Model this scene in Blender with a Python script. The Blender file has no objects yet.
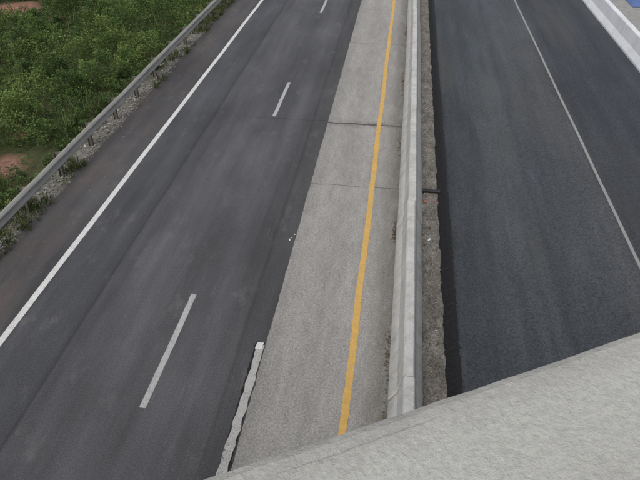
import bpy, math, random
import numpy as np
from mathutils import Vector, Matrix, noise as mnoise
random.seed(4); rng=np.random.default_rng(7)
scene=bpy.context.scene
scene.view_settings.view_transform='Standard'
scene.view_settings.look='None'
scene.view_settings.exposure=0

# ---------------------------------------------------------------- helpers
class NT:
    def __init__(s,name):
        s.m=bpy.data.materials.new(name); s.m.use_nodes=True
        s.t=s.m.node_tree; s.b=s.t.nodes['Principled BSDF']; s.tc=s.t.nodes.new('ShaderNodeTexCoord')
    def n(s,ty,**k):
        nd=s.t.nodes.new(ty)
        for a,v in k.items(): setattr(nd,a,v)
        return nd
    def link(s,a,b): s.t.links.new(a,b)
    def setin(s,sock,v):
        if hasattr(v,'is_output'): s.link(v,sock)
        else: sock.default_value=v
    def coords(s,scale=(1,1,1),loc=(0,0,0)):
        mp=s.n('ShaderNodeMapping'); mp.inputs['Scale'].default_value=scale; mp.inputs['Location'].default_value=loc
        s.link(s.tc.outputs['Object'],mp.inputs['Vector']); return mp.outputs['Vector']
    def noise(s,scale=1,detail=4,rough=.6,stretch=(1,1,1),loc=(0,0,0)):
        nd=s.n('ShaderNodeTexNoise'); nd.inputs['Scale'].default_value=scale
        nd.inputs['Detail'].default_value=detail; nd.inputs['Roughness'].default_value=rough
        s.link(s.coords(stretch,loc),nd.inputs['Vector']); return nd.outputs['Fac']
    def voro(s,scale,stretch=(1,1,1),feature='F1',out='Distance'):
        nd=s.n('ShaderNodeTexVoronoi',feature=feature); nd.inputs['Scale'].default_value=scale
        s.link(s.coords(stretch),nd.inputs['Vector']); return nd.outputs[out]
    def ramp(s,fac,stops,interp='LINEAR'):
        r=s.n('ShaderNodeValToRGB'); cr=r.color_ramp; cr.interpolation=interp
        while len(cr.elements)<len(stops): cr.elements.new(.5)
        for e,(p,c) in zip(cr.elements,stops):
            e.position=p
            if not isinstance(c,(tuple,list)): c=(c,c,c)
            e.color=(*c[:3],1)
        s.setin(r.inputs['Fac'],fac); return r.outputs['Color']
    def maprange(s,v,a,b,c=0.,d=1.):
        r=s.n('ShaderNodeMapRange'); s.setin(r.inputs[0],v)
        for i,x in zip((1,2,3,4),(a,b,c,d)): r.inputs[i].default_value=x
        return r.outputs[0]
    def math(s,op,a,b=0.):
        r=s.n('ShaderNodeMath',operation=op); s.setin(r.inputs[0],a); s.setin(r.inputs[1],b); return r.outputs[0]
    def mix(s,fac,a,b,blend='MIX'):
        r=s.n('ShaderNodeMix',data_type='RGBA',blend_type=blend)
        s.setin(r.inputs[0],fac)
        for i,v in ((6,a),(7,b)):
            if isinstance(v,tuple): v=(*v[:3],1)
            s.setin(r.inputs[i],v)
        return r.outputs[2]
    def X(s):
        r=s.n('ShaderNodeSeparateXYZ'); s.link(s.tc.outputs['Object'],r.inputs[0]); return r.outputs[0],r.outputs[1],r.outputs[2]
    def done(s,col,rough=.85,bump=None,bs=.3,bd=.01,spec=.3):
        s.setin(s.b.inputs['Base Color'],(*col,1) if isinstance(col,tuple) else col)
        s.setin(s.b.inputs['Roughness'],rough)
        s.b.inputs['Specular IOR Level'].default_value=spec
        if bump is not None:
            bp=s.n('ShaderNodeBump'); bp.inputs['Strength'].default_value=bs; bp.inputs['Distance'].default_value=bd
            s.link(bump,bp.inputs['Height']); s.link(bp.outputs[0],s.b.inputs['Normal'])
        return s.m

def mkobj(name,verts,faces,mat=None,parent=None,smooth=False):
    me=bpy.data.meshes.new(name); me.from_pydata([tuple(v) for v in verts],[],faces); me.update()
    o=bpy.data.objects.new(name,me); scene.collection.objects.link(o)
    if mat:
        for m in (mat if isinstance(mat,list) else [mat]): me.materials.append(m)
    if smooth:
        me.polygons.foreach_set('use_smooth',[True]*len(me.polygons))
    if parent: o.parent=parent
    return o
def empty(name,loc=(0,0,0)):
    e=bpy.data.objects.new(name,None); e.location=loc; scene.collection.objects.link(e); return e
def nz(a,b,c=0.): return mnoise.noise(Vector((a,b,c)))
def ysamples(y0=-60,y1=500,step=.08,near=(2,42)):
    ys=[];y=y0
    while y<near[0]: ys.append(y); y+=1.0
    y=near[0]
    while y<near[1]: ys.append(y); y+=step
    y=near[1]
    while y<y1: ys.append(y); y+=2.0 if y<120 else 15
    ys.append(y1); return ys
def strip(name,profile,ys,mat,parent=None,smooth=False):
    V=[];F=[];n=None
    for y in ys:
        p=profile(y); n=len(p); V+=[(x,y,z) for x,z in p]
    for i in range(len(ys)-1):
        for j in range(n-1):
            a=i*n+j; F.append((a,a+1,a+n+1,a+n))
    return mkobj(name,V,F,mat,parent,smooth)
def boxv(x0,x1,y0,y1,z0,z1,V,F):
    b=len(V); V+=[(x,y,z) for z in (z0,z1) for y in (y0,y1) for x in (x0,x1)]
    F+=[tuple(b+i for i in f) for f in ((0,2,3,1),(4,5,7,6),(0,1,5,4),(2,6,7,3),(0,4,6,2),(1,3,7,5))]

# ---------------------------------------------------------------- materials
def asphalt_left():
    s=NT('worn_asphalt'); x,y,z=s.X()
    wob=s.math('MULTIPLY',s.math('SUBTRACT',s.noise(.6,4,.6,(1,.5,1)),.5),.16)
    xx=s.maprange(s.math('ADD',x,wob),-9.2,-1.9)
    P=lambda v:(v+9.2)/7.3
    base=s.ramp(xx,[(P(-9.2),(.064,.060,.060)),(P(-7.6),(.055,.055,.058)),(P(-7.25),(.064,.065,.071)),
        (P(-6.45),(.056,.057,.062)),(P(-6.12),(.050,.051,.055)),(P(-6.07),(.034,.034,.037)),(P(-6.02),(.066,.066,.071)),
        (P(-5.0),(.078,.078,.083)),(P(-4.2),(.066,.066,.070)),(P(-3.3),(.074,.074,.079)),(P(-2.72),(.058,.058,.061)),
        (P(-2.66),(.038,.038,.041)),(P(-2.60),(.052,.052,.054)),(P(-2.1),(.054,.054,.055))])
    c=s.mix(1.,base,s.ramp(s.noise(1.3,4,.65,(1,.09,1)),[(.3,.76),(.7,1.28)]),'MULTIPLY')
    c=s.mix(1.,c,s.ramp(s.noise(.45,4,.65,(1,.5,1),(3,7,0)),[(.3,.80),(.7,1.24)]),'MULTIPLY')
    c=s.mix(1.,c,s.ramp(s.noise(38,3,.8),[(.3,.55),(.7,1.5)]),'MULTIPLY')
    dk=s.ramp(s.noise(.8,6,.7,(1.3,.10,1),(2,9,0)),[(.54,0.),(.72,1.)])
    c=s.mix(s.math('MULTIPLY',dk,.45),c,(.030,.030,.033))
    sc=s.ramp(s.noise(1.7,7,.78,(1,.45,1),(11,2,0)),[(.56,0.),(.74,1.)])
    c=s.mix(s.math('MULTIPLY',sc,.5),c,(.17,.165,.16))
    # scraped longitudinal marks
    sr=s.ramp(s.noise(9,4,.8,(1,.06,1),(1,2,0)),[(.60,0.),(.68,1.)])
    sm_=s.ramp(s.noise(.5,3,.6,(1,.5,1),(21,3,0)),[(.5,0.),(.62,1.)])
    c=s.mix(s.math('MULTIPLY',s.math('MULTIPLY',sr,sm_),.30),c,(.16,.155,.15))
    sh=s.math('MULTIPLY',s.maprange(x,-7.4,-7.8),s.ramp(s.noise(.9,5,.7,(1,.25,1)),[(.42,0.),(.66,1.)]))
    c=s.mix(s.math('MULTIPLY',sh,.45),c,(.14,.105,.085))
    wy=s.math('ADD',y,s.math('MULTIPLY',s.math('SUBTRACT',s.noise(1.2,5,.7),.5),.5))
    d=s.math('ABSOLUTE',s.math('SUBTRACT',wy,18.4))
    m=s.math('MULTIPLY',s.maprange(d,.015,.04,1.,0.),s.maprange(x,-5.6,-4.6))
    c=s.mix(s.math('MULTIPLY',m,.5),c,(.02,.02,.022))
    return s.done(c,.8,s.noise(60,2,.75),.6,.008,.35)
def asphalt_right():
    s=NT('fresh_asphalt_binder'); x,y,z=s.X()
    wob=s.math('MULTIPLY',s.math('SUBTRACT',s.noise(.8,4,.6,(1,.5,1)),.5),.15)
    xx=s.maprange(s.math('ADD',x,wob),1.3,9.5)
    P=lambda v:(v-1.3)/8.2
    base=s.ramp(xx,[(0,(.010,.010,.012)),(P(1.60),(.012,.013,.015)),(P(1.70),(.034,.038,.043)),(P(2.6),(.042,.048,.054)),
        (P(3.7),(.052,.058,.064)),(P(3.85),(.043,.049,.055)),(P(5.0),(.050,.054,.059)),(P(5.75),(.056,.058,.062)),(P(6.0),(.036,.039,.044)),
        (P(6.6),(.028,.032,.038)),(P(9.2),(.034,.039,.046)),(1,(.05,.052,.055))])
    c=s.mix(1.,base,s.ramp(s.noise(2.0,4,.65,(1,.06,1)),[(.3,.75),(.7,1.28)]),'MULTIPLY')
    c=s.mix(1.,c,s.ramp(s.noise(.5,4,.65,(1,.5,1)),[(.3,.82),(.7,1.2)]),'MULTIPLY')
    c=s.mix(1.,c,s.ramp(s.noise(24,4,.85),[(.34,.35),(.66,1.75)]),'MULTIPLY')
    sp=s.ramp(s.voro(20),[(.0,1.),(.2,0.)])
    c=s.mix(s.math('MULTIPLY',sp,.35),c,(.24,.24,.24))
    br=s.math('MULTIPLY',s.ramp(s.noise(.7,5,.65,(1,.12,1),(5,1,0)),[(.48,0.),(.7,1.)]),.4)
    c=s.mix(br,c,(.085,.077,.067))
    return s.done(c,s.ramp(s.noise(20,2,.6),[(.3,.5),(.7,.8)]),s.noise(32,3,.8),.9,.016,.4)
def concrete_lane():
    s=NT('old_concrete_pavement'); x,y,z=s.X()
    c=s.ramp(s.noise(.5,5,.65,(1,.4,1)),[(.3,(.255,.245,.228)),(.7,(.325,.314,.293))])
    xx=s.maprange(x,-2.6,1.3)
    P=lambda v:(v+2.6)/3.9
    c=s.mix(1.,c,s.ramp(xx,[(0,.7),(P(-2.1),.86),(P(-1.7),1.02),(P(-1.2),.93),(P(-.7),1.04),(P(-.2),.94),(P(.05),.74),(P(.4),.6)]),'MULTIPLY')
    c=s.mix(1.,c,s.ramp(s.noise(28,4,.85),[(.32,.55),(.68,1.4)]),'MULTIPLY')
    c=s.mix(1.,c,s.ramp(s.noise(5,5,.75,(1,.25,1)),[(.3,.84),(.7,1.14)]),'MULTIPLY')
    sp=s.ramp(s.voro(9),[(0,1.),(.14,0.)])
    c=s.mix(s.math('MULTIPLY',sp,.35),c,(.09,.085,.08))
    blot=s.ramp(s.noise(1.6,6,.7,(1,.6,1),(4,4,0)),[(.60,0.),(.75,1.)])
    c=s.mix(s.math('MULTIPLY',blot,.35),c,(.14,.135,.125))
    wy=s.math('ADD',y,s.math('MULTIPLY',s.math('SUBTRACT',s.noise(1.8,5,.7),.5),.20))
    for yy,w,a in ((18.3,.06,.8),(14.35,.024,.65),(26.4,.03,.5),(31.,.02,.4),(40,.03,.6)):
        d=s.math('ABSOLUTE',s.math('SUBTRACT',wy,yy))
        c=s.mix(s.math('MULTIPLY',s.maprange(d,w*.5,w,1.,0.),a),c,(.045,.042,.04))
    d=s.math('ABSOLUTE',s.math('SUBTRACT',wy,18.3))
    c=s.mix(s.math('MULTIPLY',s.maprange(d,.06,.35,1.,0.),s.ramp(s.noise(4,5,.7,(.6,1,1)),[(.4,0.),(.65,.7)])),c,(.07,.068,.065))
    st=s.math('MULTIPLY',s.maprange(x,-.1,.25),s.ramp(s.noise(3,5,.7,(1,.3,1)),[(.4,0.),(.6,1.)]))
    c=s.mix(s.math('MULTIPLY',st,.55),c,(.10,.09,.07))
    return s.done(c,.9,s.noise(50,2,.8),.5,.008,.2)
def barrier_concrete(name,a,b,dirt=.5,seed=0):
    s=NT(name); x,y,z=s.X()
    c=s.ramp(s.noise(1.2,5,.65,(1,1,1),(seed,0,0)),[(.3,a),(.7,b)])
    c=s.mix(1.,c,s.ramp(s.noise(30,4,.8),[(.3,.78),(.7,1.18)]),'MULTIPLY')
    dr=s.ramp(s.noise(3.,6,.75,(1,1,.15),(seed,4,0)),[(.46,0.),(.68,1.)])
    c=s.mix(s.math('MULTIPLY',dr,dirt*.6),c,(.13,.125,.11))
    low=s.math('MULTIPLY',s.maprange(z,.30,.0),s.noise(4,5,.7))
    c=s.mix(s.math('MULTIPLY',low,dirt*1.4),c,(.11,.10,.085))
    bl=s.ramp(s.noise(7,6,.8,(1,.6,1),(seed,1,2)),[(.58,0.),(.7,1.)])
    c=s.mix(s.math('MULTIPLY',bl,dirt*.55),c,(.11,.11,.10))
    sp=s.ramp(s.voro(14),[(0,1.),(.12,0.)])
    c=s.mix(s.math('MULTIPLY',sp,.4),c,(.1,.1,.1))
    return s.done(c,.85,s.noise(40,2,.75),.4,.008,.25)
def paint(name,col,wear,under):
    s=NT(name)
    c=s.mix(1.,(*col,),s.ramp(s.noise(8,5,.7),[(.3,.82),(.7,1.05)]),'MULTIPLY')
    w=s.ramp(s.noise(30,6,.85),[(.48,0.),(.62,1.)])
    w2=s.ramp(s.noise(2.3,6,.75,(1,.5,1)),[(.40,.2),(.66,1.)])
    f=s.math('MULTIPLY',s.math('MULTIPLY',w,w2),wear)
    f=s.math('ADD',f,s.math('MULTIPLY',s.ramp(s.noise(5,7,.8),[(.58,0.),(.66,1.)]),wear*.7))
    f=s.math('MINIMUM',f,1.)
    c=s.mix(f,c,under)
    return s.done(c,.7,s.noise(60,2,.7),.3,.004,.3)
def simple(name,a,b,scale=6,rough=.8,spec=.3,stretch=(1,1,1),bs=.3):
    s=NT(name); c=s.ramp(s.noise(scale,5,.7,stretch),[(.3,a),(.7,b)])
    return s.done(c,rough,s.noise(scale*4,3,.7,stretch),bs,.01,spec)
def foliage_mat(name):
    s=NT(name); at=s.n('ShaderNodeAttribute',attribute_name='leafcol')
    s.done(at.outputs['Color'],.6,spec=.25)
    tr=s.n('ShaderNodeBsdfTranslucent'); s.link(at.outputs['Color'],tr.inputs['Color'])
    mx=s.n('ShaderNodeMixShader'); mx.inputs[0].default_value=.3
    out=[n for n in s.t.nodes if n.type=='OUTPUT_MATERIAL'][0]
    s.link(s.b.outputs[0],mx.inputs[1]); s.link(tr.outputs[0],mx.inputs[2]); s.link(mx.outputs[0],out.inputs[0])
    return s.m
PATCH=((-11.6,14.3,.95),(-20.8,31.0,1.5),(-12.2,16.6,.35),(-17.5,29.5,.4))
def ground_mat():
    s=NT('roadside_soil')
    c=s.ramp(s.noise(.35,5,.65),[(.3,(.045,.055,.022)),(.55,(.065,.070,.032)),(.75,(.10,.085,.05))])
    c=s.mix(1.,c,s.ramp(s.noise(9,5,.75),[(.3,.55),(.7,1.4)]),'MULTIPLY')
    x,y,z=s.X()
    g=s.math('MULTIPLY',s.maprange(x,-10.0,-9.6),s.maprange(x,-7,-9,0,1))
    g=s.math('MULTIPLY',g,s.ramp(s.noise(.8,5,.7),[(.35,.3),(.55,1.)]))
    gv=s.ramp(s.noise(14,5,.85),[(.35,(.07,.065,.055)),(.5,(.17,.16,.145)),(.65,(.29,.275,.255))])
    c=s.mix(g,c,gv)
    for (px,py,r) in PATCH:
        dx=s.math('POWER',s.math('SUBTRACT',x,px),2.); dy=s.math('POWER',s.math('SUBTRACT',y,py),2.)
        d=s.math('ADD',s.math('SQRT',s.math('ADD',dx,dy)),s.math('MULTIPLY',s.noise(1.5,5,.75),.9))
        red=s.ramp(s.noise(6,6,.85),[(.3,(.14,.065,.045)),(.55,(.27,.145,.105)),(.68,(.40,.31,.26))])
        c=s.mix(s.maprange(d,r,r+.5,1.,0.),c,red)
    rgt=s.maprange(x,9.4,9.8)
    c=s.mix(rgt,c,s.ramp(s.noise(4,6,.7),[(.3,(.22,.22,.21)),(.7,(.36,.35,.33))]))
    return s.done(c,.95,s.noise(14,4,.8),.8,.03,.15)
def median_dirt():
    s=NT('median_dirt')
    c=s.ramp(s.noise(3,6,.75,(1,.5,1)),[(.3,(.105,.095,.082)),(.5,(.18,.165,.145)),(.7,(.28,.26,.235))])
    c=s.mix(.7,c,s.ramp(s.voro(40,out='Color'),[(.1,.35),(.9,1.5)]),'MULTIPLY')
    return s.done(c,.95,s.noise(45,4,.8),.9,.02,.15)

M_al=asphalt_left(); M_ar=asphalt_right(); M_cl=concrete_lane()
M_bc=barrier_concrete('median_barrier_concrete',(.43,.425,.405),(.53,.525,.50),.65)
M_bw=barrier_concrete('shoulder_barrier_concrete',(.60,.61,.64),(.72,.73,.75),.2,5)
M_white=paint('white_road_paint',(.64,.64,.62),.6,(.08,.08,.08))
M_dash=paint('faded_white_paint',(.42,.42,.41),.85,(.08,.08,.08))
M_old=paint('peeling_white_tape',(.42,.41,.39),1.1,(.07,.07,.07))
M_white2=paint('dusty_white_paint',(.30,.30,.29),.8,(.06,.06,.065))
M_yel=paint('yellow_road_paint',(.60,.37,.10),.75,(.30,.25,.17))
M_gr=ground_mat(); M_md=median_dirt()
M_black=simple('black_tar_edge',(.004,.004,.005),(.020,.020,.022),20,.7,.3,bs=1.)
M_steel=simple('weathered_galvanised_steel',(.27,.265,.245),(.40,.39,.365),5,.7,.3,(1,.3,1),.1)
M_wood=simple('weathered_post',(.09,.085,.07),(.17,.16,.135),5,.9,.1,(3,3,.5))
M_fol=foliage_mat('weed_foliage')

# ---------------------------------------------------------------- ground
def gz(x,y):
    if x<-9.3:
        t=min(1,(-9.3-x)/4.)
        return -.05-.35*t + t*.35*nz(x*.15,y*.15,2)+ .08*t*nz(x*.9,y*.9,5)
    if x>9.9: return -.02
    return -.06
xs=[-1500,-800,-300,-120,-60,-40]+[-30+.5*i for i in range(41)]+[-9.5,-9.3,-9.0,-8.6,-5,0,1,5,9,9.9,10.5,14,20,60,200,800,1500]
ys=[-1500,-500,-150,-60,-20]+[-10+.6*i for i in range(100)]+[55,70,100,160,300,600,1500]
V=[(x,y,gz(x,y)) for y in ys for x in xs]; n=len(xs)
F=[(j*n+i,j*n+i+1,(j+1)*n+i+1,(j+1)*n+i) for j in range(len(ys)-1) for i in range(n-1)]
mkobj('ground',V,F,M_gr,smooth=True)

# ---------------------------------------------------------------- pavements
YS=ysamples(); YC=ysamples(step=.5)
def edgeL(y): return -8.95+.12*nz(0,y*.5,1)+.08*nz(3,y*2.3,1)
def edgeC(y): return -2.16+.018*nz(7,y*.7,2)+.016*nz(9,y*4,2)+.016*nz(1,y*13,2)
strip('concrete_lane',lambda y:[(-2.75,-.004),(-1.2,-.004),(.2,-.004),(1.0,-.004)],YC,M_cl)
strip('asphalt_road',lambda y:[(edgeL(y)-.06,-.05),(edgeL(y),0),(-6,0),(-4,0),(edgeC(y),0),(edgeC(y)+.012,-.010)],YS,M_al)
strip('median_ground',lambda y:[(.9,.004+.01*nz(1,y*3)),(1.05,.025+.03*nz(2,y*2.)),(1.2,.02+.035*nz(5,y*2.6)),(1.36,.02+.03*nz(8,y*3.)),(1.6,0.0)],YS,M_md)
def blk(y):
    a=nz(2,y*1.7,4)*.04; b=nz(5,y*6,4)*.03; c=nz(8,y*14,4)*.035
    return [(1.32+a+b+c,-.01),(1.38+a+b-c,.05+b),(1.44+a-b,.09+c),(1.52+a*.5+c,.145),(1.57+b*.5,.157),(1.60+b+c,.154+.3*max(0,c)),(1.625+a*.4+b+c,.149)]
new_road=empty('resurfaced_road')
strip('road_surface',lambda y:[(1.54,.15),(3,.15),(4.5,.15),(6,.15),(7.5,.15),(9.95,.15),(9.96,-.05)],YC,M_ar,new_road)
strip('tarry_edge',blk,ysamples(step=.04),M_black,new_road)

# ---------------------------------------------------------------- markings
def line(name,x,w,z,mat,y0=-60,y1=500,rag=.006,step=.06):
    if y1-y0<20:
        yy=list(np.arange(y0,y1,step))+[y1]
    else: yy=ysamples(step=.1)
    sd=random.random()*50
    strip(name,lambda y:[(x-w/2+rag*nz(sd,y*5)+rag*2*nz(sd,y*.3),z),(x+w/2+rag*nz(sd+9,y*5)+rag*2*nz(sd,y*.3),z)],yy,mat)
line('white_edge_line',-7.42,.145,.004,M_white)
line('yellow_edge_line',-.437,.14,.001,M_yel,rag=.018)
line('white_edge_line',5.83,.08,.154,M_white2)
y=6.33-12.19*4
while y<300:
    line('lane_dash',-4.02,.12,.004,M_dash,y,y+3.05,rag=.01); y+=12.19
line('worn_marker_strip',-2.27,.15,.005,M_old,5.1,8.1,rag=.03,step=.03)
line('marker_strip_remnant',-2.26,.13,.008,M_white,7.98,8.16,rag=.03,step=.02)
V=[];F=[]
yy=np.arange(5.05,8.2,.025)
for q in yy:
    V+=[(-2.365+.03*nz(3,q*8)+.02*nz(7,q*25),q,.002),(-2.18+.02*nz(5,q*8)+.02*nz(9,q*25),q,.002)]
for i in range(len(yy)-1): F.append((2*i,2*i+1,2*i+3,2*i+2))
mkobj('tar_bed',V,F,M_black)

# ---------------------------------------------------------------- jersey barriers
def jersey(name,xc,z0,y0,y1,seglen,mat,W=.62,H=.81,T=.17,jit=.012,first=0.):
    par=empty(name); h=W/2; t=T/2
    prof=[(-h,0),(-h,.075),(-h*.55-.0,.33),(-t-.012,H-.03),(-t+.012,H),(t-.012,H),(t+.012,H-.03),(h*.55,.33),(h,.075),(h,0)]
    y=first
    while y>y0: y-=seglen
    while y<y1:
        ox=random.uniform(-jit,jit); rz=random.uniform(-.0025,.0025); oz=random.uniform(-.008,.008)
        V=[];F=[];n=len(prof)
        yy=[y+.018,y+.045]+list(np.arange(y+.2,y+seglen-.1,.2))+[y+seglen-.045,y+seglen-.018]
        for i,q in enumerate(yy):
            sc=.95 if i in(0,len(yy)-1) else 1
            for j,(a,b) in enumerate(prof):
                e=.005*nz(q*2,j*3.1,xc)+(.010*max(0,nz(q*5,j*2.3,9)-.25) )
                V.append((xc+ox+rz*(q-y)+a*sc*(1-e*1.5),q,z0+oz*(b>.1)+b*(sc if b>.1 else 1)-abs(e)*.6))
        for i in range(len(yy)-1):
            for j in range(n-1):
                a=i*n+j; F.append((a,a+n,a+n+1,a+1))
        F.append(tuple(range(n))); F.append(tuple(reversed(range((len(yy)-1)*n,len(yy)*n))))
        mkobj('segment',V,F,mat,par); y+=seglen
    return par
jersey('median_barrier',.62,0,-30,160,5.6,M_bc,first=12.6,jit=.022)
jersey('shoulder_barrier',9.62,.15,-30,160,6.1,M_bw,W=.6,H=.85,T=.2,first=3)

# ---------------------------------------------------------------- guardrail
gr=empty('guardrail')
wp=[(.0,.44),(.015,.455),(.075,.50),(.08,.53),(.015,.585),(.01,.61),(.015,.635),(.08,.69),(.075,.72),(.015,.765),(0,.78)]
XR=-9.10
def rail(y):
    o=.03*nz(4,y*.25); dz=.02*nz(9,y*.3)
    return [(XR+o+a,b+dz) for a,b in wp]
yy=list(np.arange(-30,60,.3))+list(np.arange(60,200,2))
r=strip('w_beam_rail',rail,yy,M_steel,gr,True)
sm=r.modifiers.new('s','SOLIDIFY'); sm.thickness=.006
V=[];F=[];VB=[];FB=[];VC=[];FC=[]
y=-28.
while y<150:
    o=.03*nz(4,y*.25); dz=.02*nz(9,y*.3)
    boxv(XR+o-.27,XR+o-.262,y-.05,y+.05,-.5,.72+dz,V,F)
    boxv(XR+o-.258,XR+o-.162,y-.004,y+.004,-.5,.72+dz,V,F)
    boxv(XR+o-.158,XR+o-.150,y-.05,y+.05,-.5,.72+dz,V,F)
    boxv(XR+o-.148,XR+o-.004,y-.06,y+.06,.48,.72+dz,VB,FB)
    boxv(XR+o+.012,XR+o+.035,y-.02,y+.02,.595,.63,VC,FC)
    y+=1.905
for nm,a,b,m in (('posts',V,F,M_wood),('blockouts',VB,FB,M_wood),('bolts',VC,FC,M_steel)):
    o=mkobj(nm,a,b,m,gr)
    if nm!='posts':
        bv=o.modifiers.new('b','BEVEL'); bv.width=.006
V=[];F=[]
for y in np.arange(-28,150,3.81):
    o=.03*nz(4,y*.25); dz=.02*nz(9,y*.3); b=len(V)
    for q in (y-.16,y+.16):
        V+=[(XR+o+a+.007,q,zz+dz) for a,zz in wp]
    n=len(wp)
    F+=[(b+j,b+j+1,b+n+j+1,b+n+j) for j in range(n-1)]
mkobj('rail_splices',V,F,M_steel,gr)

# ---------------------------------------------------------------- vegetation
def bare(x,y):
    for (px,py,r) in PATCH:
        if (x-px)**2+(y-py)**2<(r+.1+.6*nz(x*1.3,y*1.3))**2: return True
    return False
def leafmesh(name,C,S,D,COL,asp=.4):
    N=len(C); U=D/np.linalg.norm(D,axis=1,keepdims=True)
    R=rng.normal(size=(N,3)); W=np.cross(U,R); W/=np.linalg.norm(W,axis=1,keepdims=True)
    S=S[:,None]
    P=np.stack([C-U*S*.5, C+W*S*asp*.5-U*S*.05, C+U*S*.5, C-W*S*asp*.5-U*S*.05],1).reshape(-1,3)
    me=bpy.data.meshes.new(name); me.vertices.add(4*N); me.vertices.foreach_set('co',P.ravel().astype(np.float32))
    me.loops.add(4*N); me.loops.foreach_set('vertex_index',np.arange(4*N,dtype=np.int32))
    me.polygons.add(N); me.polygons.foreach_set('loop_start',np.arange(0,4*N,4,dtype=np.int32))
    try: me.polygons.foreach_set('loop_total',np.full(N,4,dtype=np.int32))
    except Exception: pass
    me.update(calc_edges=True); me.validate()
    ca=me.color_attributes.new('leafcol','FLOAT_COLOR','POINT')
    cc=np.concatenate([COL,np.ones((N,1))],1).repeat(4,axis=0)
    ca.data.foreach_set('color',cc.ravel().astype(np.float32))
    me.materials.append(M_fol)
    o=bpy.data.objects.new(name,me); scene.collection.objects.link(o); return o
palette=np.array([(.050,.085,.024),(.068,.112,.030),(.092,.142,.038),(.128,.178,.050),(.048,.076,.026),(.150,.185,.065)])*1.2
def plants(num,xr,yr,hr,leaves,lsz,thr=-.38):
    C=[];S=[];D=[];K=[]
    for i in range(num):
        x=random.uniform(*xr); y=random.uniform(*yr)
        if bare(x,y): continue
        nv=nz(x*.35,y*.35,11); n2=nz(x*.12,y*.12,20)
        if nz(x*.6,y*.6,3)<thr: continue
        h=random.uniform(*hr)*(1+.9*nv)
        if x>-10.2: h*=.6
        z0=gz(x,y); rad=h*random.uniform(.28,.5)+.06
        n=int(leaves*(.6+h)); 
        t=rng.random(n)**.6
        ang=rng.random(n)*2*np.pi; rr=rad*np.sqrt(rng.random(n))*(1.05-.55*t)
        lx=rng.normal()*.12*h; ly=rng.normal()*.12*h
        c=np.stack([x+rr*np.cos(ang)+lx*t, y+rr*np.sin(ang)+ly*t, z0+h*t],1)
        d=np.stack([np.cos(ang),np.sin(ang),rng.normal(size=n)*.5+.35],1)
        ci=int(np.clip((nv*2.4+n2*2.4+random.gauss(0,.7))*1.1+2,0,5))
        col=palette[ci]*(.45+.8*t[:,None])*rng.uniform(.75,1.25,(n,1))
        C.append(c);D.append(d);K.append(col);S.append(rng.uniform(lsz*.6,lsz*1.4,n))
    return np.concatenate(C),np.concatenate(S),np.concatenate(D),np.concatenate(K)
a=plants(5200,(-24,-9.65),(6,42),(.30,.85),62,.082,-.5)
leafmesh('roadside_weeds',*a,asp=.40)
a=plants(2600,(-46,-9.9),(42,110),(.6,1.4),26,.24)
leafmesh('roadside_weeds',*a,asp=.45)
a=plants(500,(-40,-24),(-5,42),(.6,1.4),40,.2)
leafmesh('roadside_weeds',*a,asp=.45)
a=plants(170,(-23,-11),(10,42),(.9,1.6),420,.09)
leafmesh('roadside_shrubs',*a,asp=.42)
def grass(num,xr,yr,h,blades,cols,thr=0.):
    C=[];S=[];D=[];K=[]
    for i in range(num):
        x=random.uniform(*xr);y=random.uniform(*yr)
        if nz(x*.8,y*.55,31)<thr or bare(x,y): continue
        hh=h*random.uniform(.5,1.3); n=blades; ang=rng.random(n)*6.283; tl=rng.uniform(.1,.8,n)
        d=np.stack([np.cos(ang)*tl,np.sin(ang)*tl,np.ones(n)],1); d/=np.linalg.norm(d,axis=1,keepdims=True)
        s=hh*rng.uniform(.6,1.2,n)
        base=np.array([x,y,gz(x,y) if x<-9.3 else -.02])+np.stack([rng.normal(size=n)*.04,rng.normal(size=n)*.04,np.zeros(n)],1)
        C.append(base+d*s[:,None]*.5);S.append(s);D.append(d)
        K.append(np.array(random.choice(cols))*rng.uniform(.7,1.3,(n,1)))
    return np.concatenate(C),np.concatenate(S),np.concatenate(D),np.concatenate(K)
GC=[(.11,.15,.045),(.15,.18,.065),(.08,.12,.035),(.17,.18,.08)]
a=grass(4500,(-24,-9.3),(5,42),.40,14,GC,.05)
leafmesh('roadside_grass',*a,asp=.06)
a=grass(450,(-23,-10.4),(8,42),.9,16,[(.13,.17,.06),(.15,.18,.075),(.10,.15,.045)],.1)
leafmesh('tall_grass',*a,asp=.035)
a=grass(2300,(-9.75,-8.8),(4,60),.2,12,[(.05,.08,.02),(.08,.11,.03),(.12,.12,.05)],-.02)
leafmesh('verge_grass',*a,asp=.10)

# ---------------------------------------------------------------- loose stones / debris
def stones(name,num,fx,fy,size,mat,zf,flat=.5):
    V=[];F=[]
    for i in range(num):
        x=fx();y=fy();s=size*random.uniform(.4,1.3)*random.choice((.6,1,1.2)); b=len(V); a0=random.random()*6
        z=zf(x,y)
        for k in range(5):
            a=a0+k*math.tau/5; q=s*random.uniform(.7,1.2)
            V.append((x+q*math.cos(a),y+q*math.sin(a),z))
        for k in range(5):
            a=a0+k*math.tau/5; q=s*random.uniform(.4,.7)
            V.append((x+q*math.cos(a),y+q*math.sin(a),z+s*flat*random.uniform(.8,1.3)))
        F.append(tuple(range(b+5,b+10)))
        for k in range(5): F.append((b+k,b+(k+1)%5,b+5+(k+1)%5,b+5+k))
    return mkobj(name,V,F,mat)
M_st=NT('gravel_stone'); 
gcol=M_st.ramp(M_st.noise(9,2,.5),[(.35,(.12,.11,.095)),(.65,(.34,.325,.30))]); M_st=M_st.done(gcol,.9)
stones('median_gravel',1700,lambda:random.triangular(.92,1.40,1.12),lambda:random.uniform(4,42),.017,M_st,lambda x,y:.02)
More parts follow.
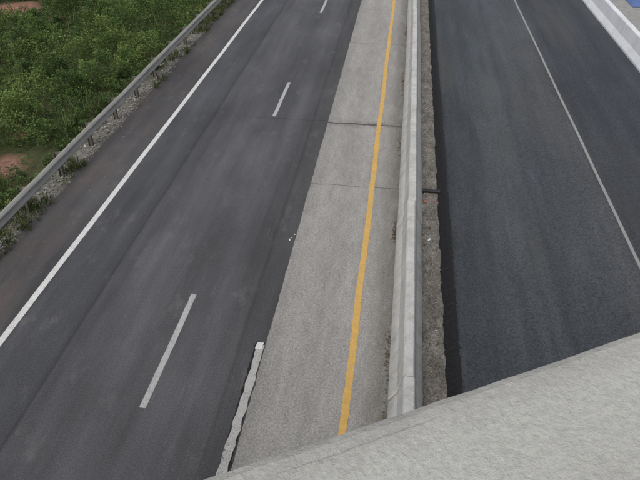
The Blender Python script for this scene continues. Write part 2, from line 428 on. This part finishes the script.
stones('verge_gravel',3200,lambda:random.triangular(-9.9,-8.8,-9.2),lambda:random.uniform(4,42),.028,M_st,lambda x,y:(-.03 if x<-9.0 else -.005))
stones('road_grit',260,lambda:random.triangular(-9.0,-7.7,-9.0),lambda:random.uniform(4,42),.014,M_st,lambda x,y:0.0)
M_lf=simple('dead_leaves',(.06,.035,.02),(.14,.09,.05),9,.9)
def flakes(name,pts,size,mat):
    V=[];F=[]
    for (x,y,z) in pts:
        b=len(V); a=random.random()*6; s=size*random.uniform(.5,1.3)
        for k,(u,v) in enumerate(((1,0),(.2,.5),(-1,.05),(.1,-.5))):
            V.append((x+s*(u*math.cos(a)-v*math.sin(a)),y+s*(u*math.sin(a)+v*math.cos(a)),z+abs(random.gauss(0,.4))*s))
        F.append((b,b+1,b+2,b+3))
    return mkobj(name,V,F,mat)
pts=[]
for (x,y,n,sp) in ((.25,8.3,70,.35),(.26,12.3,90,.2),(.26,17,40,.4),(.24,6.2,40,.5),(.27,22,45,.6),(.27,28,40,.8)):
    pts+=[(min(.30,x+random.gauss(0,.025)),y+random.gauss(0,sp),.004) for _ in range(n)]
pts+=[(random.uniform(.96,1.36),random.uniform(4,40),.04) for _ in range(330)]
flakes('fallen_leaves',pts,.028,M_lf)
M_lt=simple('white_litter',(.55,.55,.53),(.7,.7,.68),9,.6)
flakes('paper_litter',[(1.2,8.9,.05),(1.1,12.0,.05),(1.25,15.5,.05),(1.1,19.7,.05),(1.25,6.9,.05),(1.15,24,.05),(1.12,17.6,.05),(-2.25,11.7,.01),(-2.2,11.85,.01),(-2.28,11.6,.01),(-9.4,15.6,.0),(-9.3,17.2,.0)],.055,M_lt)
M_or=simple('orange_plastic',(.38,.10,.05),(.48,.15,.08),5,.6)
flakes('orange_plastic_scrap',[(1.24,13.80,.06),(1.13,13.92,.05),(1.31,13.62,.06),(1.02,13.7,.05)],.05,M_or)
M_pipe=simple('black_plastic_pipe',(.012,.012,.014),(.03,.03,.03),8,.5)
V=[];F=[];k=14
for i,x in enumerate((.96,1.02,1.03,1.30,1.31,1.42)):
    r_=.062 if i in(0,1,4,5) else .052
    V+=[(x,14.25+r_*math.cos(a*math.tau/k),.07+r_*math.sin(a*math.tau/k)) for a in range(k)]
for i in range(5):
    for a in range(k): F.append((i*k+a,i*k+(a+1)%k,(i+1)*k+(a+1)%k,(i+1)*k+a))
F.append(tuple(range(k)));F.append(tuple(reversed(range(5*k,6*k))))
mkobj('drain_pipe',V,F,M_pipe)

# small blue tarpaulin over a low heap beyond the right barrier
M_bl=simple('blue_tarpaulin',(.07,.12,.27),(.10,.16,.34),3,.5)
V=[];F=[];nx,ny=24,60
for j in range(ny+1):
    for i in range(nx+1):
        u=i/nx;v=j/ny; e=min(1,5*min(u,1-u))*min(1,6*min(v,1-v))
        V.append((11.8+2.0*u,33.9+10*v,.0+.4*math.sin(e*math.pi/2)+.10*nz(u*7,v*20,3)*e+.05*nz(u*18,v*60,8)*e))
for j in range(ny):
    for i in range(nx):
        a=j*(nx+1)+i; F.append((a,a+1,a+nx+2,a+nx+1))
mkobj('blue_tarpaulin',V,F,M_bl,smooth=True)

# ---------------------------------------------------------------- overpass with parapet (camera stands on it)
def parapet_mat():
    s=NT('parapet_render'); x,y,z=s.X()
    c=s.ramp(s.noise(2.5,5,.6),[(.3,(.345,.342,.315)),(.7,(.405,.402,.375))])
    c=s.mix(1.,c,s.ramp(s.noise(120,4,.75),[(.3,.84),(.7,1.12)]),'MULTIPLY')
    c=s.mix(s.math('MULTIPLY',s.ramp(s.noise(9,6,.75),[(.54,0.),(.72,1.)]),.35),c,(.23,.22,.195))
    ed=s.math('MULTIPLY',s.maprange(y,-.05,-.004),s.ramp(s.noise(14,6,.75,(.4,1,1)),[(.4,.1),(.65,.6)]))
    c=s.mix(ed,c,(.20,.19,.175))
    dd=s.math('ABSOLUTE',s.math('ADD',s.math('ADD',y,.024),s.math('MULTIPLY',s.math('SUBTRACT',s.noise(12,6,.75),.5),.010)))
    m1=s.math('MULTIPLY',s.maprange(x,.06,.10),s.maprange(x,.27,.23))
    msk=s.math('MULTIPLY',s.maprange(dd,.0003,.0011,1.,0.),m1)
    c=s.mix(s.math('MULTIPLY',msk,.45),c,(.14,.13,.12))
    hb=s.math('ADD',s.noise(110,3,.75),s.math('MULTIPLY',s.noise(30,3,.6),.7))
    return s.done(c,.85,hb,.7,.004,.25)
M_pp=parapet_mat()
M_bd=barrier_concrete('bridge_concrete',(.30,.29,.27),(.38,.37,.35),.4,9)
br=empty('overpass_bridge',(-.162,.289,0)); br.rotation_euler=(0,0,math.radians(28.9))
V=[];F=[]
prof=[(-.30,7.15),(-.30,8.235),(-.285,8.25),(-.012,8.25),(-.004,8.247),(0,8.240),(0,6.8)]
xsn=[-24,-10,-5]+list(np.arange(-3,3.01,.02))+[5,10,24]
for x in xsn:
    for (a,b) in prof:
        e=.0014*nz(x*6,b,3)+.0009*nz(x*25,b,7)
        V.append((x,a+e,b+e*.5))
n=len(prof)
for i in range(len(xsn)-1):
    for j in range(n-1):
        q=i*n+j;F.append((q,q+1,q+n+1,q+n))
F.append(tuple(range(n)));F.append(tuple(reversed(range((len(xsn)-1)*n,len(xsn)*n))))
mkobj('parapet',V,F,M_pp,br)
V=[];F=[];boxv(-24,24,-11,-.302,6.9,7.15,V,F); mkobj('deck',V,F,M_bd,br)
V=[];F=[]
for yy_ in (-.9,-3.3,-5.7,-8.1,-10.3): boxv(-24,24,yy_-.2,yy_+.2,5.9,6.9,V,F)
mkobj('girders',V,F,M_bd,br)
V=[];F=[]
for xx in (-15.5,14.5):
    for yy_ in (-1.5,-5.7,-9.8): boxv(xx-.45,xx+.45,yy_-.45,yy_+.45,-.5,5.3,V,F)
    boxv(xx-.6,xx+.6,-10.9,-.4,5.3,5.9,V,F)
mkobj('pier_bents',V,F,M_bd,br)
V=[];F=[];boxv(-24,24,-11.3,-11.001,6.9,8.25,V,F); mkobj('far_parapet',V,F,M_pp,br)

# ---------------------------------------------------------------- light
w=bpy.data.worlds.new('World'); scene.world=w; w.use_nodes=True
nt=w.node_tree; bg=nt.nodes['Background']
sky=nt.nodes.new('ShaderNodeTexSky'); sky.sky_type='NISHITA'; sky.sun_disc=False
EL=math.radians(55); AZ=math.radians(200)
sky.sun_elevation=EL; sky.sun_rotation=AZ; sky.dust_density=4; sky.air_density=1.2
hs=nt.nodes.new('ShaderNodeHueSaturation'); hs.inputs['Saturation'].default_value=.42
nt.links.new(sky.outputs[0],hs.inputs['Color']); nt.links.new(hs.outputs[0],bg.inputs['Color'])
bg.inputs['Strength'].default_value=.15
sd=bpy.data.lights.new('sun','SUN'); sd.energy=1.1; sd.angle=math.radians(35); sd.color=(1,.98,.95)
so=bpy.data.objects.new('sun',sd); scene.collection.objects.link(so)
dirv=Vector((math.sin(AZ)*math.cos(EL),math.cos(AZ)*math.cos(EL),math.sin(EL)))
so.rotation_euler=dirv.to_track_quat('Z','Y').to_euler()

# ---------------------------------------------------------------- camera
cd=bpy.data.cameras.new('camera'); cam=bpy.data.objects.new('camera',cd); scene.collection.objects.link(cam)
cd.sensor_width=36; cd.lens=33.75; cd.clip_start=.05; cd.clip_end=4000
cam.location=(0,0,8.75); cam.rotation_euler=(math.radians(90-36.5),0,math.radians(7.52))
scene.camera=cam
